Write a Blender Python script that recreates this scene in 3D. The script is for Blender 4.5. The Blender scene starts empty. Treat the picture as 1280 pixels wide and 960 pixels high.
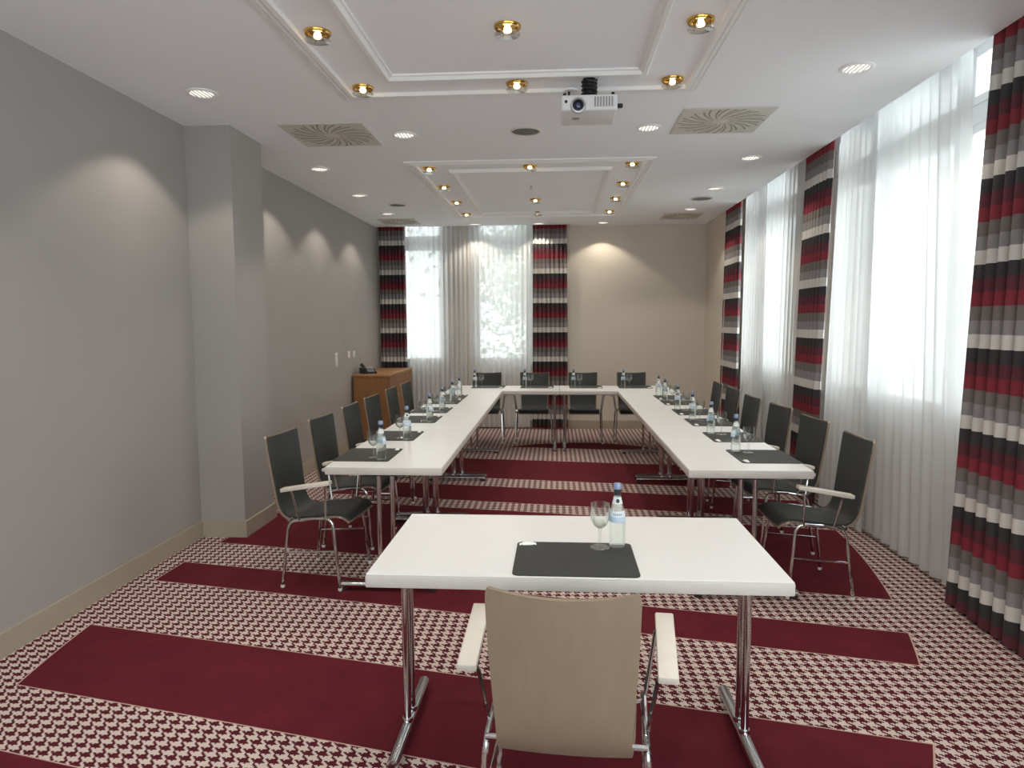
import bpy, bmesh, math, random
from mathutils import Vector, Matrix
random.seed(7)
PI = math.pi
S = bpy.context.scene
COL = S.collection
CEIL = 2.926

# ------------------------------------------------------------------ helpers
def lin(c):
    return tuple((v/255/12.92 if v/255 <= .04045 else ((v/255+.055)/1.055)**2.4) for v in c)

class NG:
    """small node-graph helper"""
    def __init__(s, name):
        s.m = bpy.data.materials.new(name); s.m.use_nodes = True
        s.t = s.m.node_tree; s.t.nodes.clear()
        s.out = s.t.nodes.new('ShaderNodeOutputMaterial')
    def n(s, typ, **kw):
        nd = s.t.nodes.new(typ)
        for k, v in kw.items(): setattr(nd, k, v)
        return nd
    def put(s, sock, v):
        if hasattr(v, 'links') or isinstance(v, bpy.types.NodeSocket): s.t.links.new(v, sock)
        else: sock.default_value = v
    def math(s, op, a, b=0.0, c=None, clamp=False):
        nd = s.n('ShaderNodeMath', operation=op); nd.use_clamp = clamp
        s.put(nd.inputs[0], a); s.put(nd.inputs[1], b)
        if c is not None: s.put(nd.inputs[2], c)
        return nd.outputs[0]
    def mix(s, f, a, b):
        nd = s.n('ShaderNodeMix', data_type='RGBA')
        s.put(nd.inputs[0], f); s.put(nd.inputs[6], a); s.put(nd.inputs[7], b)
        return nd.outputs[2]
    def noise(s, scale, detail=4, vec=None, rough=.55):
        nd = s.n('ShaderNodeTexNoise'); nd.inputs['Scale'].default_value = scale
        nd.inputs['Detail'].default_value = detail; nd.inputs['Roughness'].default_value = rough
        if vec is None: vec = s.obj()
        s.t.links.new(vec, nd.inputs['Vector'])
        return nd.outputs[0]
    def obj(s):
        if not hasattr(s, '_tc'): s._tc = s.n('ShaderNodeTexCoord')
        return s._tc.outputs['Object']
    def sep(s, v=None):
        nd = s.n('ShaderNodeSeparateXYZ'); s.t.links.new(v or s.obj(), nd.inputs[0]); return nd.outputs
    def bump(s, h, strength=.2, dist=.01):
        nd = s.n('ShaderNodeBump'); nd.inputs['Strength'].default_value = strength
        nd.inputs['Distance'].default_value = dist; s.t.links.new(h, nd.inputs['Height']); return nd.outputs[0]
    def prin(s, base=(.8,.8,.8), rough=.5, metal=0., **kw):
        nd = s.n('ShaderNodeBsdfPrincipled')
        s.put(nd.inputs['Base Color'], base if not isinstance(base, tuple) else (*base[:3], 1))
        s.put(nd.inputs['Roughness'], rough); s.put(nd.inputs['Metallic'], metal)
        for k, v in kw.items(): s.put(nd.inputs[k.replace('_', ' ')], v)
        return nd
    def done(s, sh):
        s.t.links.new(sh.outputs[0] if hasattr(sh, 'outputs') else sh, s.out.inputs[0]); return s.m

def c4(c): return (*lin(c), 1)

def plain(name, rgb, rough=.5, metal=0., var=.06, scale=12., bump=0., **kw):
    g = NG(name); nz = g.noise(scale)
    a = tuple(v*(1-var) for v in lin(rgb))+(1,); b = tuple(min(1, v*(1+var)) for v in lin(rgb))+(1,)
    p = g.prin(g.mix(nz, a, b), rough, metal, **kw)
    if bump: g.t.links.new(g.bump(g.noise(scale*25, 3), bump, .002), p.inputs['Normal'])
    return g.done(p)

def emit(name, rgb, strength):
    g = NG(name); e = g.n('ShaderNodeEmission'); e.inputs[0].default_value = c4(rgb); e.inputs[1].default_value = strength
    return g.done(e)

def thin_glass(name, tint=(1,1,1), gloss=.08, edge=.5):
    g = NG(name)
    t = g.n('ShaderNodeBsdfTransparent'); t.inputs[0].default_value = (*tint, 1)
    gl = g.n('ShaderNodeBsdfGlossy'); gl.inputs['Roughness'].default_value = .02
    lw = g.n('ShaderNodeLayerWeight'); lw.inputs[0].default_value = .35
    f = g.math('MULTIPLY_ADD', lw.outputs['Facing'], edge, gloss, clamp=True)
    m = g.n('ShaderNodeMixShader'); g.t.links.new(f, m.inputs[0])
    g.t.links.new(t.outputs[0], m.inputs[1]); g.t.links.new(gl.outputs[0], m.inputs[2])
    return g.done(m)

M = {}
M['wall'] = plain('beige wall paint', (214, 205, 192), .85, var=.015, scale=3, bump=.05)
M['wallshade'] = plain('wall paint darkened for shade', (168, 164, 161), .85, var=.015, scale=3, bump=.05)  # left wall's dimmer light is put into this darker colour
M['wallwhite'] = plain('white wall paint', (238, 236, 233), .85, var=.01)
M['ceiling'] = plain('ceiling paint', (248, 250, 254), .9, var=.012, scale=2)
M['trimwhite'] = plain('moulding paint', (245, 245, 245), .6, var=.01)
M['base'] = plain('baseboard veneer', (172, 163, 145), .55, var=.05, scale=6)
M['whiteframe'] = plain('window frame lacquer', (238, 239, 240), .35, var=.01)
M['laminate'] = plain('white laminate', (233, 233, 234), .32, var=.012, scale=4)
M['laminate_edge'] = plain('laminate edge', (206, 200, 195), .45, var=.03, scale=20)
M['chrome'] = plain('chrome', (205, 205, 207), .12, 1., var=.02)
M['darksteel'] = plain('dark foot cap', (40, 40, 42), .5, 0., var=.05)
M['upholstery'] = plain('charcoal upholstery', (50, 53, 52), .55, var=.12, scale=30, bump=.15)
M['glide'] = plain('pale plastic glide', (225, 222, 216), .4, var=.01)
M['mat'] = plain('black desk mat', (46, 47, 46), .6, var=.1, scale=40, bump=.1)
M['sweet'] = plain('white wrapper', (240, 240, 238), .4, var=.02)
M['cap'] = plain('blue bottle cap', (138, 156, 188), .4, .2, var=.05)
M['projector'] = plain('projector housing', (228, 228, 230), .4, var=.02)
M['projgrille'] = plain('grey grille', (150, 150, 152), .5, var=.05)
M['black'] = plain('black plastic', (24, 24, 26), .4, var=.05)
M['lensglass'] = plain('lens glass', (60, 60, 95), .05, 0., var=.2, scale=30, Coat_Weight=1.)
M['silver'] = plain('silver ring', (190, 190, 195), .3, .8)
M['ventmetal'] = plain('vent metal', (212, 209, 200), .6, var=.04)
M['ventdark'] = plain('vent slot', (158, 152, 140), .8, var=.1)
M['speaker'] = plain('speaker mesh', (118, 117, 115), .8, var=.08, scale=80)
M['brass'] = plain('brass', (205, 165, 85), .22, 1., var=.08, scale=30)
M['socket'] = plain('socket plastic', (222, 217, 208), .4, var=.01)
M['bounce_ground'] = plain('whitened bounce ground', (246, 246, 244), .95, var=.1, scale=2)  # ground made near white to bounce daylight up to the ceiling
M['bark'] = plain('bark', (92, 80, 66), .9, var=.2, scale=10)
M['glass'] = thin_glass('clear glass', (.97, .985, .975), .03, .75)
M['pane'] = thin_glass('window glass', (.93, .96, .95), .03, .3)
M['bulb_warm'] = emit('warm bulb', (255, 226, 170), 6.)
M['bulb_white'] = emit('white lamp', (255, 246, 230), .95)

def m_leaf():
    g = NG('leaf'); nz = g.noise(1.3, 3)
    col = g.mix(nz, c4((72, 88, 64)), c4((140, 154, 122)))
    d = g.n('ShaderNodeBsdfDiffuse'); t = g.n('ShaderNodeBsdfTranslucent')
    g.put(d.inputs[0], col); g.put(t.inputs[0], col)
    m = g.n('ShaderNodeMixShader'); m.inputs[0].default_value = .35
    g.t.links.new(d.outputs[0], m.inputs[1]); g.t.links.new(t.outputs[0], m.inputs[2]); return g.done(m)
M['leaf'] = m_leaf()

def m_ply(name, ca, cb):
    g = NG(name); mp = g.n('ShaderNodeMapping'); g.t.links.new(g.obj(), mp.inputs[0])
    mp.inputs['Scale'].default_value = (30, 30, 2.2)
    nz = g.noise(1.2, 6, mp.outputs[0])
    return g.done(g.prin(g.mix(nz, c4(ca), c4(cb)), .45))
M['ply'] = m_ply('pale plywood', (186, 166, 143), (205, 187, 164))
M['plyback'] = m_ply('veneer of the chair back', (130, 114, 97), (147, 129, 110))
M['arm'] = m_ply('pale wood arm', (210, 202, 191), (222, 215, 205))
M['wood'] = m_ply('sideboard veneer', (128, 86, 48), (154, 108, 64))
M['woodtop'] = m_ply('sideboard top', (150, 108, 66), (174, 130, 84))

def m_bottle():
    g = NG('bottle glass and water')
    p = g.prin((.93, .985, .96), .02, 0., IOR=1.36, Transmission_Weight=1.)
    t = g.n('ShaderNodeBsdfTransparent'); t.inputs[0].default_value = (.9, .95, .93, 1)
    m = g.n('ShaderNodeMixShader'); m.inputs[0].default_value = .6
    g.t.links.new(t.outputs[0], m.inputs[1]); g.t.links.new(p.outputs[0], m.inputs[2]); return g.done(m)
M['bottle'] = m_bottle()

def m_label():
    g = NG('bottle label'); z = g.sep()[2]; x, y, _ = g.sep()[0], g.sep()[1], 0
    col = g.mix(g.math('GREATER_THAN', z, .113), c4((190, 207, 226)), c4((222, 229, 236)))
    # dark lettering line near the top of the label, too small to read in the photo
    band = g.math('MULTIPLY', g.math('GREATER_THAN', z, .119), g.math('LESS_THAN', z, .126))
    fx = g.math('FRACT', g.math('MULTIPLY', x, 160.)); letters = g.math('MULTIPLY', band, g.math('GREATER_THAN', fx, .45))
    letters = g.math('MULTIPLY', letters, g.math('LESS_THAN', g.math('ABSOLUTE', x), .015))
    col = g.mix(letters, col, c4((120, 130, 145)))
    return g.done(g.prin(col, .5))
M['label'] = m_label()
M['necklabel'] = plain('neck label', (226, 230, 232), .5, var=.01)
M['emblem'] = plain('dark emblem', (38, 42, 46), .5)

def m_curtain():
    g = NG('striped curtain fabric'); z = g.sep()[2]
    nz = g.noise(2.2, 2)
    zz = g.math('ADD', z, g.math('MULTIPLY', nz, .004))
    f = g.math('FRACT', g.math('DIVIDE', g.math('SUBTRACT', g.math('ADD', zz, 4.2), .08), .42))
    r = g.n('ShaderNodeValToRGB'); r.color_ramp.interpolation = 'CONSTANT'; g.put(r.inputs[0], f)
    cols = [(52, 49, 52), (205, 200, 195), (136, 132, 134), (112, 103, 100), (126, 34, 48), (86, 34, 46)]
    cr = r.color_ramp; cr.elements[0].color = c4(cols[0]); cr.elements[0].position = 0
    cr.elements[1].color = c4(cols[1]); cr.elements[1].position = 1/6
    for i in range(2, 6):
        e = cr.elements.new(i/6); e.color = c4(cols[i])
    p = g.prin(r.outputs[0], .75)
    w = g.n('ShaderNodeTexWave'); w.inputs['Scale'].default_value = 300; g.t.links.new(g.obj(), w.inputs[0])
    g.t.links.new(g.bump(w.outputs[1], .08, .001), p.inputs['Normal'])
    return g.done(p)
M['curtain'] = m_curtain()

def m_sheer():
    g = NG('sheer voile'); z = g.sep()[2]
    hem = g.math('LESS_THAN', z, .11)
    tr = g.n('ShaderNodeBsdfTransparent')
    tl = g.n('ShaderNodeBsdfTranslucent'); tl.inputs[0].default_value = (.6, .6, .6, 1)
    d = g.n('ShaderNodeBsdfDiffuse'); d.inputs[0].default_value = (.94, .94, .94, 1)
    m1 = g.n('ShaderNodeMixShader'); m1.inputs[0].default_value = .55
    g.t.links.new(tl.outputs[0], m1.inputs[1]); g.t.links.new(d.outputs[0], m1.inputs[2])
    lw = g.n('ShaderNodeLayerWeight'); lw.inputs[0].default_value = .5
    dens = g.math('MULTIPLY_ADD', lw.outputs['Facing'], .08, .88, clamp=True)
    dens = g.math('MAXIMUM', dens, g.math('MULTIPLY', hem, .85))
    m2 = g.n('ShaderNodeMixShader'); g.t.links.new(dens, m2.inputs[0])
    g.t.links.new(tr.outputs[0], m2.inputs[1]); g.t.links.new(m1.outputs[0], m2.inputs[2])
    return g.done(m2)
M['sheer'] = m_sheer()

def m_carpet():
    g = NG('houndstooth carpet with red bands'); X, Y, Z = g.sep()
    T = .0535/8
    i = g.math('FLOOR', g.math('DIVIDE', g.math('ADD', X, 100*T*8), T))
    j = g.math('FLOOR', g.math('DIVIDE', g.math('ADD', Y, 100*T*8), T))
    warp = g.math('LESS_THAN', g.math('MODULO', i, 8.), 3.5)
    weft = g.math('LESS_THAN', g.math('MODULO', j, 8.), 3.5)
    over = g.math('GREATER_THAN', g.math('MODULO', g.math('ADD', i, j), 4.), 1.5)
    ht = g.math('ADD', g.math('MULTIPLY', over, warp), g.math('MULTIPLY', g.math('SUBTRACT', 1., over), weft))
    # slanted bands
    v = g.math('ADD', Y, g.math('MULTIPLY', X, g.math('SUBTRACT', .22, g.math('MULTIPLY', g.math('SUBTRACT', Y, 2.7), .02))))
    def band(a, b, grow=0.):
        return g.math('MULTIPLY', g.math('GREATER_THAN', v, a-grow), g.math('LESS_THAN', v, b+grow))
    bands = [(.2, .75), (1.25, 1.8), (2.2, 2.8), (3.44, 3.78), (4.21, 5.5), (5.76, 6.32), (6.66, 7.63), (8.43, 9.4)]
    def anyband(grow):
        r = None
        for a, b in bands:
            q = band(a, b, grow); r = q if r is None else g.math('MAXIMUM', r, q)
        return r
    y5 = g.math('SUBTRACT', Y, 5.)
    q = g.math('MULTIPLY', g.math('MULTIPLY', X, X), .20606)
    q = g.math('ADD', q, g.math('MULTIPLY', g.math('MULTIPLY', X, y5), -.05044))
    q = g.math('ADD', q, g.math('MULTIPLY', g.math('MULTIPLY', y5, y5), .06409))
    q = g.math('ADD', q, g.math('MULTIPLY', X, .05776)); q = g.math('ADD', q, g.math('MULTIPLY', y5, .02038))
    red = g.math('MULTIPLY', anyband(0.), g.math('LESS_THAN', q, 1.))
    bord = g.math('MULTIPLY', anyband(.006), g.math('LESS_THAN', q, 1.006))
    nz = g.noise(5., 7, rough=.7); fine = g.noise(260, 3)
    dark = g.mix(fine, c4((60, 20, 30)), c4((104, 34, 46)))
    cream = g.mix(fine, c4((190, 172, 166)), c4((228, 212, 204)))
    hcol = g.mix(ht, cream, dark)
    rcol = g.mix(nz, c4((80, 22, 34)), c4((116, 40, 50)))
    rcol = g.mix(g.math('MULTIPLY', fine, .35), rcol, c4((80, 20, 32)))
    col = g.mix(bord, hcol, c4((196, 166, 156)))
    col = g.mix(red, col, rcol)
    p = g.prin(col, .95, Specular_IOR_Level=.15)
    g.t.links.new(g.bump(fine, .35, .004), p.inputs['Normal'])
    return g.done(p)
M['carpet'] = m_carpet()

# ------------------------------------------------------------------ mesh helpers
def obj(name, bm, m, parent=None, smooth=True, loc=None, rotz=0., ang=35):
    me = bpy.data.meshes.new(name)
    bmesh.ops.recalc_face_normals(bm, faces=bm.faces)
    bm.to_mesh(me); bm.free()
    if m is not None: me.materials.append(M[m] if isinstance(m, str) else m)
    if smooth:
        for p in me.polygons: p.use_smooth = True
        me.set_sharp_from_angle(angle=math.radians(ang))
    o = bpy.data.objects.new(name, me); COL.objects.link(o)
    if parent is not None: o.parent = parent
    if loc is not None: o.location = loc
    o.rotation_euler.z = rotz
    return o

def tag(o, label, cat, group=None):
    o['label'] = label; o['category'] = cat
    if group: o['group'] = group
    return o

def thing(name, label, cat, loc=(0, 0, 0), rotz=0., group=None):
    o = bpy.data.objects.new(name, None); COL.objects.link(o); o.empty_display_size = .1
    o.location = loc; o.rotation_euler.z = rotz
    return tag(o, label, cat, group)

def struct(name, bm, m, **kw):
    o = obj(name, bm, m, **kw); o['kind'] = 'structure'; return o

def dup(root, loc, rotz, label, group=None):
    r = root.copy(); COL.objects.link(r); r.location = loc; r.rotation_euler.z = rotz
    r['label'] = label
    if group: r['group'] = group
    for ch in list(root.children):
        c = ch.copy(); COL.objects.link(c); c.parent = r
        for gch in list(ch.children):
            d = gch.copy(); COL.objects.link(d); d.parent = c
    return r

def box(bm, x0, x1, y0, y1, z0, z1, bev=0., seg=2):
    r = bmesh.ops.create_cube(bm, size=1.)
    vs = r['verts']
    for v in vs:
        v.co = Vector((x0+(v.co.x+.5)*(x1-x0), y0+(v.co.y+.5)*(y1-y0), z0+(v.co.z+.5)*(z1-z0)))
    if bev:
        es = list({e for v in vs for e in v.link_edges})
        bmesh.ops.bevel(bm, geom=es, offset=bev, segments=seg, profile=.5, affect='EDGES')
    return bm

def BX(*a, **k): return box(bmesh.new(), *a, **k)

def lathe(bm, prof, seg=24, cx=0., cy=0., close=False):
    rings = []
    for r, z in prof:
        if r < 1e-6: rings.append([bm.verts.new((cx, cy, z))])
        else: rings.append([bm.verts.new((cx+r*math.cos(2*PI*k/seg), cy+r*math.sin(2*PI*k/seg), z)) for k in range(seg)])
    pairs = list(zip(rings[:-1], rings[1:]))
    if close: pairs.append((rings[-1], rings[0]))
    for a, b in pairs:
        for k in range(seg):
            k2 = (k+1) % seg
            if len(a) == 1 and len(b) == 1: continue
            if len(a) == 1: bm.faces.new((a[0], b[k], b[k2]))
            elif len(b) == 1: bm.faces.new((a[k], b[0], a[k2]))
            else: bm.faces.new((a[k], b[k], b[k2], a[k2]))
    return bm
def LA(prof, **k): return lathe(bmesh.new(), prof, **k)

def smooth_path(pts, rad=.03, n=5):
    """round the inner corners of a polyline"""
    P = [Vector(p) for p in pts]; out = [P[0]]
    for a, b, c in zip(P[:-2], P[1:-1], P[2:]):
        d1 = (a-b); d2 = (c-b); r = min(rad, d1.length*.45, d2.length*.45)
        s = b+d1.normalized()*r; e = b+d2.normalized()*r
        for k in range(n+1):
            t = k/n; out.append(s*(1-t)**2+b*2*t*(1-t)+e*t*t)
    out.append(P[-1]); return out

def tube(bm, pts, r, seg=10, caps=True):
    P = [Vector(p) for p in pts]; rings = []
    t0 = (P[1]-P[0]).normalized()
    nrm = t0.orthogonal().normalized()
    for i, p in enumerate(P):
        t = ((P[min(i+1, len(P)-1)]-P[max(i-1, 0)])).normalized()
        nrm = (nrm-t*nrm.dot(t)).normalized(); b = t.cross(nrm)
        rr = r[i] if isinstance(r, (list, tuple)) else r
        rings.append([bm.verts.new(p+nrm*rr*math.cos(2*PI*k/seg)+b*rr*math.sin(2*PI*k/seg)) for k in range(seg)])
    for a, c in zip(rings[:-1], rings[1:]):
        for k in range(seg):
            bm.faces.new((a[k], a[(k+1) % seg], c[(k+1) % seg], c[k]))
    if caps:
        bm.faces.new(rings[0][::-1]); bm.faces.new(rings[-1])
    return bm
def TU(*a, **k): return tube(bmesh.new(), *a, **k)

def prism(bm, poly, z0, z1):
    lo = [bm.verts.new((x, y, z0)) for x, y in poly]; hi = [bm.verts.new((x, y, z1)) for x, y in poly]
    bm.faces.new(lo[::-1]); bm.faces.new(hi); n = len(poly)
    for k in range(n): bm.faces.new((lo[k], lo[(k+1) % n], hi[(k+1) % n], hi[k]))
    return bm

def slab(nu, nv, f, thick):
    """closed sheet: f(u,v)->(point); thickened along its normal by 'thick' (front side first)"""
    bm = bmesh.new(); G = [[Vector(f(u/nu, v/nv)) for u in range(nu+1)] for v in range(nv+1)]
    def nrm(v, u):
        du = G[v][min(u+1, nu)]-G[v][max(u-1, 0)]; dv = G[min(v+1, nv)][u]-G[max(v-1, 0)][u]
        return du.cross(dv).normalized()
    A = [[bm.verts.new(G[v][u]) for u in range(nu+1)] for v in range(nv+1)]
    B = [[bm.verts.new(G[v][u]+nrm(v, u)*thick) for u in range(nu+1)] for v in range(nv+1)]
    for v in range(nv):
        for u in range(nu):
            bm.faces.new((A[v][u], A[v][u+1], A[v+1][u+1], A[v+1][u]))
            bm.faces.new((B[v][u], B[v+1][u], B[v+1][u+1], B[v][u+1]))
    for u in range(nu):
        bm.faces.new((A[0][u], B[0][u], B[0][u+1], A[0][u+1])); bm.faces.new((A[nv][u], A[nv][u+1], B[nv][u+1], B[nv][u]))
    for v in range(nv):
        bm.faces.new((A[v][0], A[v+1][0], B[v+1][0], B[v][0])); bm.faces.new((A[v][nu], B[v][nu], B[v+1][nu], A[v+1][nu]))
    return bm

def sheet(nu, nv, f):
    bm = bmesh.new(); G = [[bm.verts.new(f(u/nu, v/nv)) for u in range(nu+1)] for v in range(nv+1)]
    for v in range(nv):
        for u in range(nu): bm.faces.new((G[v][u], G[v][u+1], G[v+1][u+1], G[v+1][u]))
    return bm

def interp(tab, t):
    for (a, va), (b, vb) in zip(tab[:-1], tab[1:]):
        if t <= b:
            k = (t-a)/(b-a); return va+(vb-va)*k
    return tab[-1][1]

ORD = ['first', 'second', 'third', 'fourth', 'fifth', 'sixth', 'seventh']

# ------------------------------------------------------------------ room shell
XL, XR, XN = -2.59, 2.13, 2.33        # left wall, right wall strip, right window-niche wall
YB, YF = 10.05, -1.6                   # back wall, wall behind the camera
struct('floor', BX(-2.9, 2.75, YF-.15, YB+.2, -.1, 0), 'carpet', smooth=False)
TOP = 3.16                             # underside of the curtain slots, above the ceiling edge
bm = BX(-2.9, XR-.012, YF-.15, YB-.15, CEIL, TOP+.1); box(bm, .2, XR-.012, YB-.15, YB+.2, CEIL, TOP+.1)
box(bm, XR-.012, 2.75, YF-.15, YB+.2, TOP, TOP+.1); box(bm, -2.9, .2, YB-.15, YB+.2, TOP, TOP+.1)
struct('ceiling', bm, 'ceiling', smooth=False)
COLN, COLF, COLX = 4.78, 5.29, -2.262
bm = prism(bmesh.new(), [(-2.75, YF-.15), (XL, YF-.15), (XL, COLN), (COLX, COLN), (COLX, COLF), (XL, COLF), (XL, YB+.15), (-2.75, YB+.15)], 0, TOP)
struct('wall_left', bm, 'wallshade', smooth=False)
FW = [(-2.4, -.1), (.1, 2.1)]          # unseen windows added behind the camera for frontal daylight
bm = bmesh.new()
for a, b in ((XL, FW[0][0]), (FW[0][1], FW[1][0]), (FW[1][1], 2.6)): box(bm, a, b, YF-.15, YF, 0, TOP)
for a, b in FW: box(bm, a, b, YF-.15, YF, 0, .93)
struct('wall_front', bm, 'wallwhite', smooth=False)
BW = [(-2.3, -1.59), (-1.21, -.33)]   # back windows (x), from sill to ceiling
SILL = .93
bm = bmesh.new()
for a, b in ((XL, BW[0][0]), (BW[0][1], BW[1][0]), (BW[1][1], 2.6)): box(bm, a, b, YB, YB+.2, 0, TOP)
wb = struct('wall_back', bm, 'wall', smooth=False)
bm = bmesh.new()
for a, b in BW: box(bm, a, b, YB+.004, YB+.2, 0, SILL)
obj('window_parapet', bm, 'wallwhite', wb, smooth=False)
RW = [(3.35, 6.2), (6.95, 8.75), (-1.3, 1.4)]      # right windows (y); the third is unseen, added beside the camera for daylight
bm = bmesh.new()
box(bm, XR, 2.6, 8.95, YB, 0, TOP)
for a, b in ((YF, RW[2][0]), (RW[2][1], RW[0][0]), (RW[0][1], RW[1][0]), (RW[1][1], 8.95)): box(bm, XN, 2.6, a, b, 0, TOP)
wr = struct('wall_right', bm, 'wall', smooth=False)
bm = bmesh.new()
for a, b in RW: box(bm, XN+.004, 2.6, a, b, 0, SILL)
obj('window_parapet', bm, 'wallwhite', wr, smooth=False)

def baseb(name, poly):
    bm = prism(bmesh.new(), poly, 0, .118)
    struct(name, bm, 'base', smooth=False)
t = .016
baseb('baseboard_left', [(XL, YF), (XL+t, YF), (XL+t, COLN-t), (COLX+t, COLN-t), (COLX+t, COLF+t), (XL+t, COLF+t), (XL+t, YB), (XL, YB), (XL, COLF), (COLX, COLF), (COLX, COLN), (XL, COLN)])
baseb('baseboard_back', [(XL+t, YB-t), (XR, YB-t), (XR, YB), (XL+t, YB)])
baseb('baseboard_right', [(XR-t, 8.95-t), (XR, 8.95-t), (XR, YB-t), (XR-t, YB-t)])

# windows: frame + glass + sill
def window(name, along, rng, mullions, face, glassd):
    """along 'x' (back wall) or 'y' (right wall)"""
    a, b = rng; fr = .055; zb, zt, tr = SILL, TOP-.03, 2.71
    def bx(bm, s0, s1, z0, z1, d0, d1, bev=.004):
        if along == 'x': box(bm, s0, s1, face+d0, face+d1, z0, z1, bev, 1)
        else: box(bm, face+d0, face+d1, s0, s1, z0, z1, bev, 1)
    bm = bmesh.new()
    bx(bm, a, b, zb, zb+.05, .0, .07); bx(bm, a, b, zt-.05, zt, .0, .07)
    bx(bm, a, b, tr-.055, tr+.055, -.01, .07)
    for s in [a+fr/2]+mullions+[b-fr/2]:
        w = .085 if s in mullions else fr
        bx(bm, s-w/2, s+w/2, zb+.003, zt-.003, -.004, .076)
    edges = [a+fr]+[q for m_ in mullions for q in (m_-.04, m_+.04)]+[b-fr]
    for s0, s1 in zip(edges[::2], edges[1::2]):      # opening casements
        for z0, z1 in ((zb+.05, tr-.055), (tr+.055, zt-.05)):
            bx(bm, s0, s0+.05, z0, z1, -.015, .05); bx(bm, s1-.05, s1, z0, z1, -.015, .05)
            bx(bm, s0+.046, s1-.046, z0, z0+.05, -.0135, .048); bx(bm, s0+.046, s1-.046, z1-.05, z1, -.0135, .048)
    o = struct(name, bm, 'whiteframe')
    bm = bmesh.new(); bx(bm, a+.02, b-.02, zb+.02, tr, .03, .036, 0); bx(bm, a+.02, b-.02, tr, zt-.02, .03, .036, 0)
    obj('window_glass', bm, 'pane', o, smooth=False)
    bm = bmesh.new(); bx(bm, a-.02, b+.02, zb-.03, zb, -.035 if along == 'x' else -.06, .02, .006)
    obj('window_sill', bm, 'whiteframe', o)
window('window_1', 'x', BW[0], [], YB+.06, 0)
window('window_2', 'x', BW[1], [], YB+.06, 0)
window('window_3', 'y', RW[0], [4.29, 5.27], XN+.06, 0)
window('window_4', 'y', RW[1], [7.9], XN+.06, 0)
window('added_window_7', 'y', RW[2], [.05], XN+.06, 0)  # this one and the next two are added as daylight sources
window('added_window_5', 'x', FW[0], [], YF-.12, 0)
window('added_window_6', 'x', FW[1], [], YF-.12, 0)

# ceiling mouldings
def ring_mould(name, x0, x1, y0, y1, prof):
    """prof: list of (inset, drop)"""
    bm = bmesh.new(); rings = []
    for ins, dz in prof:
        z = CEIL-dz
        rings.append([bm.verts.new(p) for p in ((x0+ins, y0+ins, z), (x1-ins, y0+ins, z), (x1-ins, y1-ins, z), (x0+ins, y1-ins, z))])
    for a, b in zip(rings[:-1], rings[1:]):
        for k in range(4): bm.faces.new((a[k], a[(k+1) % 4], b[(k+1) % 4], b[k]))
    struct(name, bm, 'trimwhite', smooth=False)
outer = [(0, -.002), (0, .012), (.022, .016), (.024, .009), (.03, .009), (.032, .019), (.05, .019), (.052, .011), (.058, .011), (.06, .022), (.085, .022), (.088, -.002)]
inner = [(0, -.002), (0, .01), (.012, .03), (.034, .03), (.046, .012), (.058, .01), (.058, -.002)]
ring_mould('trim_1', -1.3, .84, 1.15, 4.29, outer)
ring_mould('trim_2', -.965, .505, 1.48, 3.96, inner)
ring_mould('trim_3', -1.3, .84, 5.95, 9.1, outer)
ring_mould('trim_4', -.965, .505, 6.29, 8.76, inner)

# ------------------------------------------------------------------ curtains
def drape(name, axis, base, top, bot, nf, amp, m, label, cat, group, z0=.02, z1=TOP-.02, thick=.003, flat=None, seed=1):
    """hanging folded cloth. axis 'x': runs along x at y=base; axis 'y': runs along y at x=base.
       top/bot: (start,end) along the axis at the top and at the hem."""
    rnd = random.Random(seed)
    nu = int(nf*10); nv = 18
    ph = [rnd.uniform(-.5, .5) for _ in range(int(nf)+3)]; am = [rnd.uniform(.7, 1.15) for _ in range(int(nf)+3)]
    sd = -1 if axis == 'x' else 1
    def f(u, v):
        z = z1+(z0-z1)*v
        a = top[0]+(bot[0]-top[0])*v; b = top[1]+(bot[1]-top[1])*v
        k = u*nf; i = int(k); fr = k-i
        p = ph[i]*(1-fr)+ph[i+1]*fr; A = amp*(am[i]*(1-fr)+am[i+1]*fr)
        if flat: A *= interp(flat, u)
        A *= .75+.35*v
        w = math.sin(2*PI*k+p*1.2*(1-.3*v))
        s = a+(b-a)*u+.25*A*math.cos(2*PI*k+p)
        zz = z
        if axis == 'x': return (s, base+A*w, zz)
        return (base+A*w, s, zz)
    bm = slab(nu, nv, f, thick) if thick else sheet(nu, nv, f)
    o = obj(name, bm, m, ang=80); tag(o, label, cat, group)
    return o
GC = 'heavy striped curtains'; GS = 'white sheer curtains'
drape('striped_curtain', 'y', 2.15, (1.6, 3.62), (1.4, 3.78), 24, .036, 'curtain', 'tall red, grey and black striped curtain nearest the camera at the right edge', 'curtain', GC, seed=1)
drape('striped_curtain', 'y', 2.15, (5.62, 6.16), (5.82, 6.36), 8, .028, 'curtain', 'narrow striped curtain between the two right-hand windows', 'curtain', GC, seed=2)
drape('striped_curtain', 'y', 2.15, (8.29, 8.93), (8.36, 9.08), 8, .028, 'curtain', 'narrow striped curtain at the far end of the right-hand window wall', 'curtain', GC, seed=3)
drape('striped_curtain', 'x', 9.955, (-2.56, -2.19), (-2.56, -2.17), 7, .024, 'curtain', 'striped curtain in the back left corner behind the wooden sideboard', 'curtain', GC, seed=4)
drape('striped_curtain', 'x', 9.955, (-.33, .15), (-.34, .17), 8, .024, 'curtain', 'striped curtain hanging in the middle of the back wall', 'curtain', GC, seed=5)
SH = dict(thick=0., z0=.025)
drape('sheer_curtain', 'y', 2.2, (5.0, 5.60), (5.0, 5.80), 7, .017, 'sheer', 'sheer white panel over the nearer right window, the half beside the middle striped curtain', 'curtain', GS, seed=6, flat=[(0, .25), (.25, .4), (.5, 1), (1, 1)], **SH)
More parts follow.
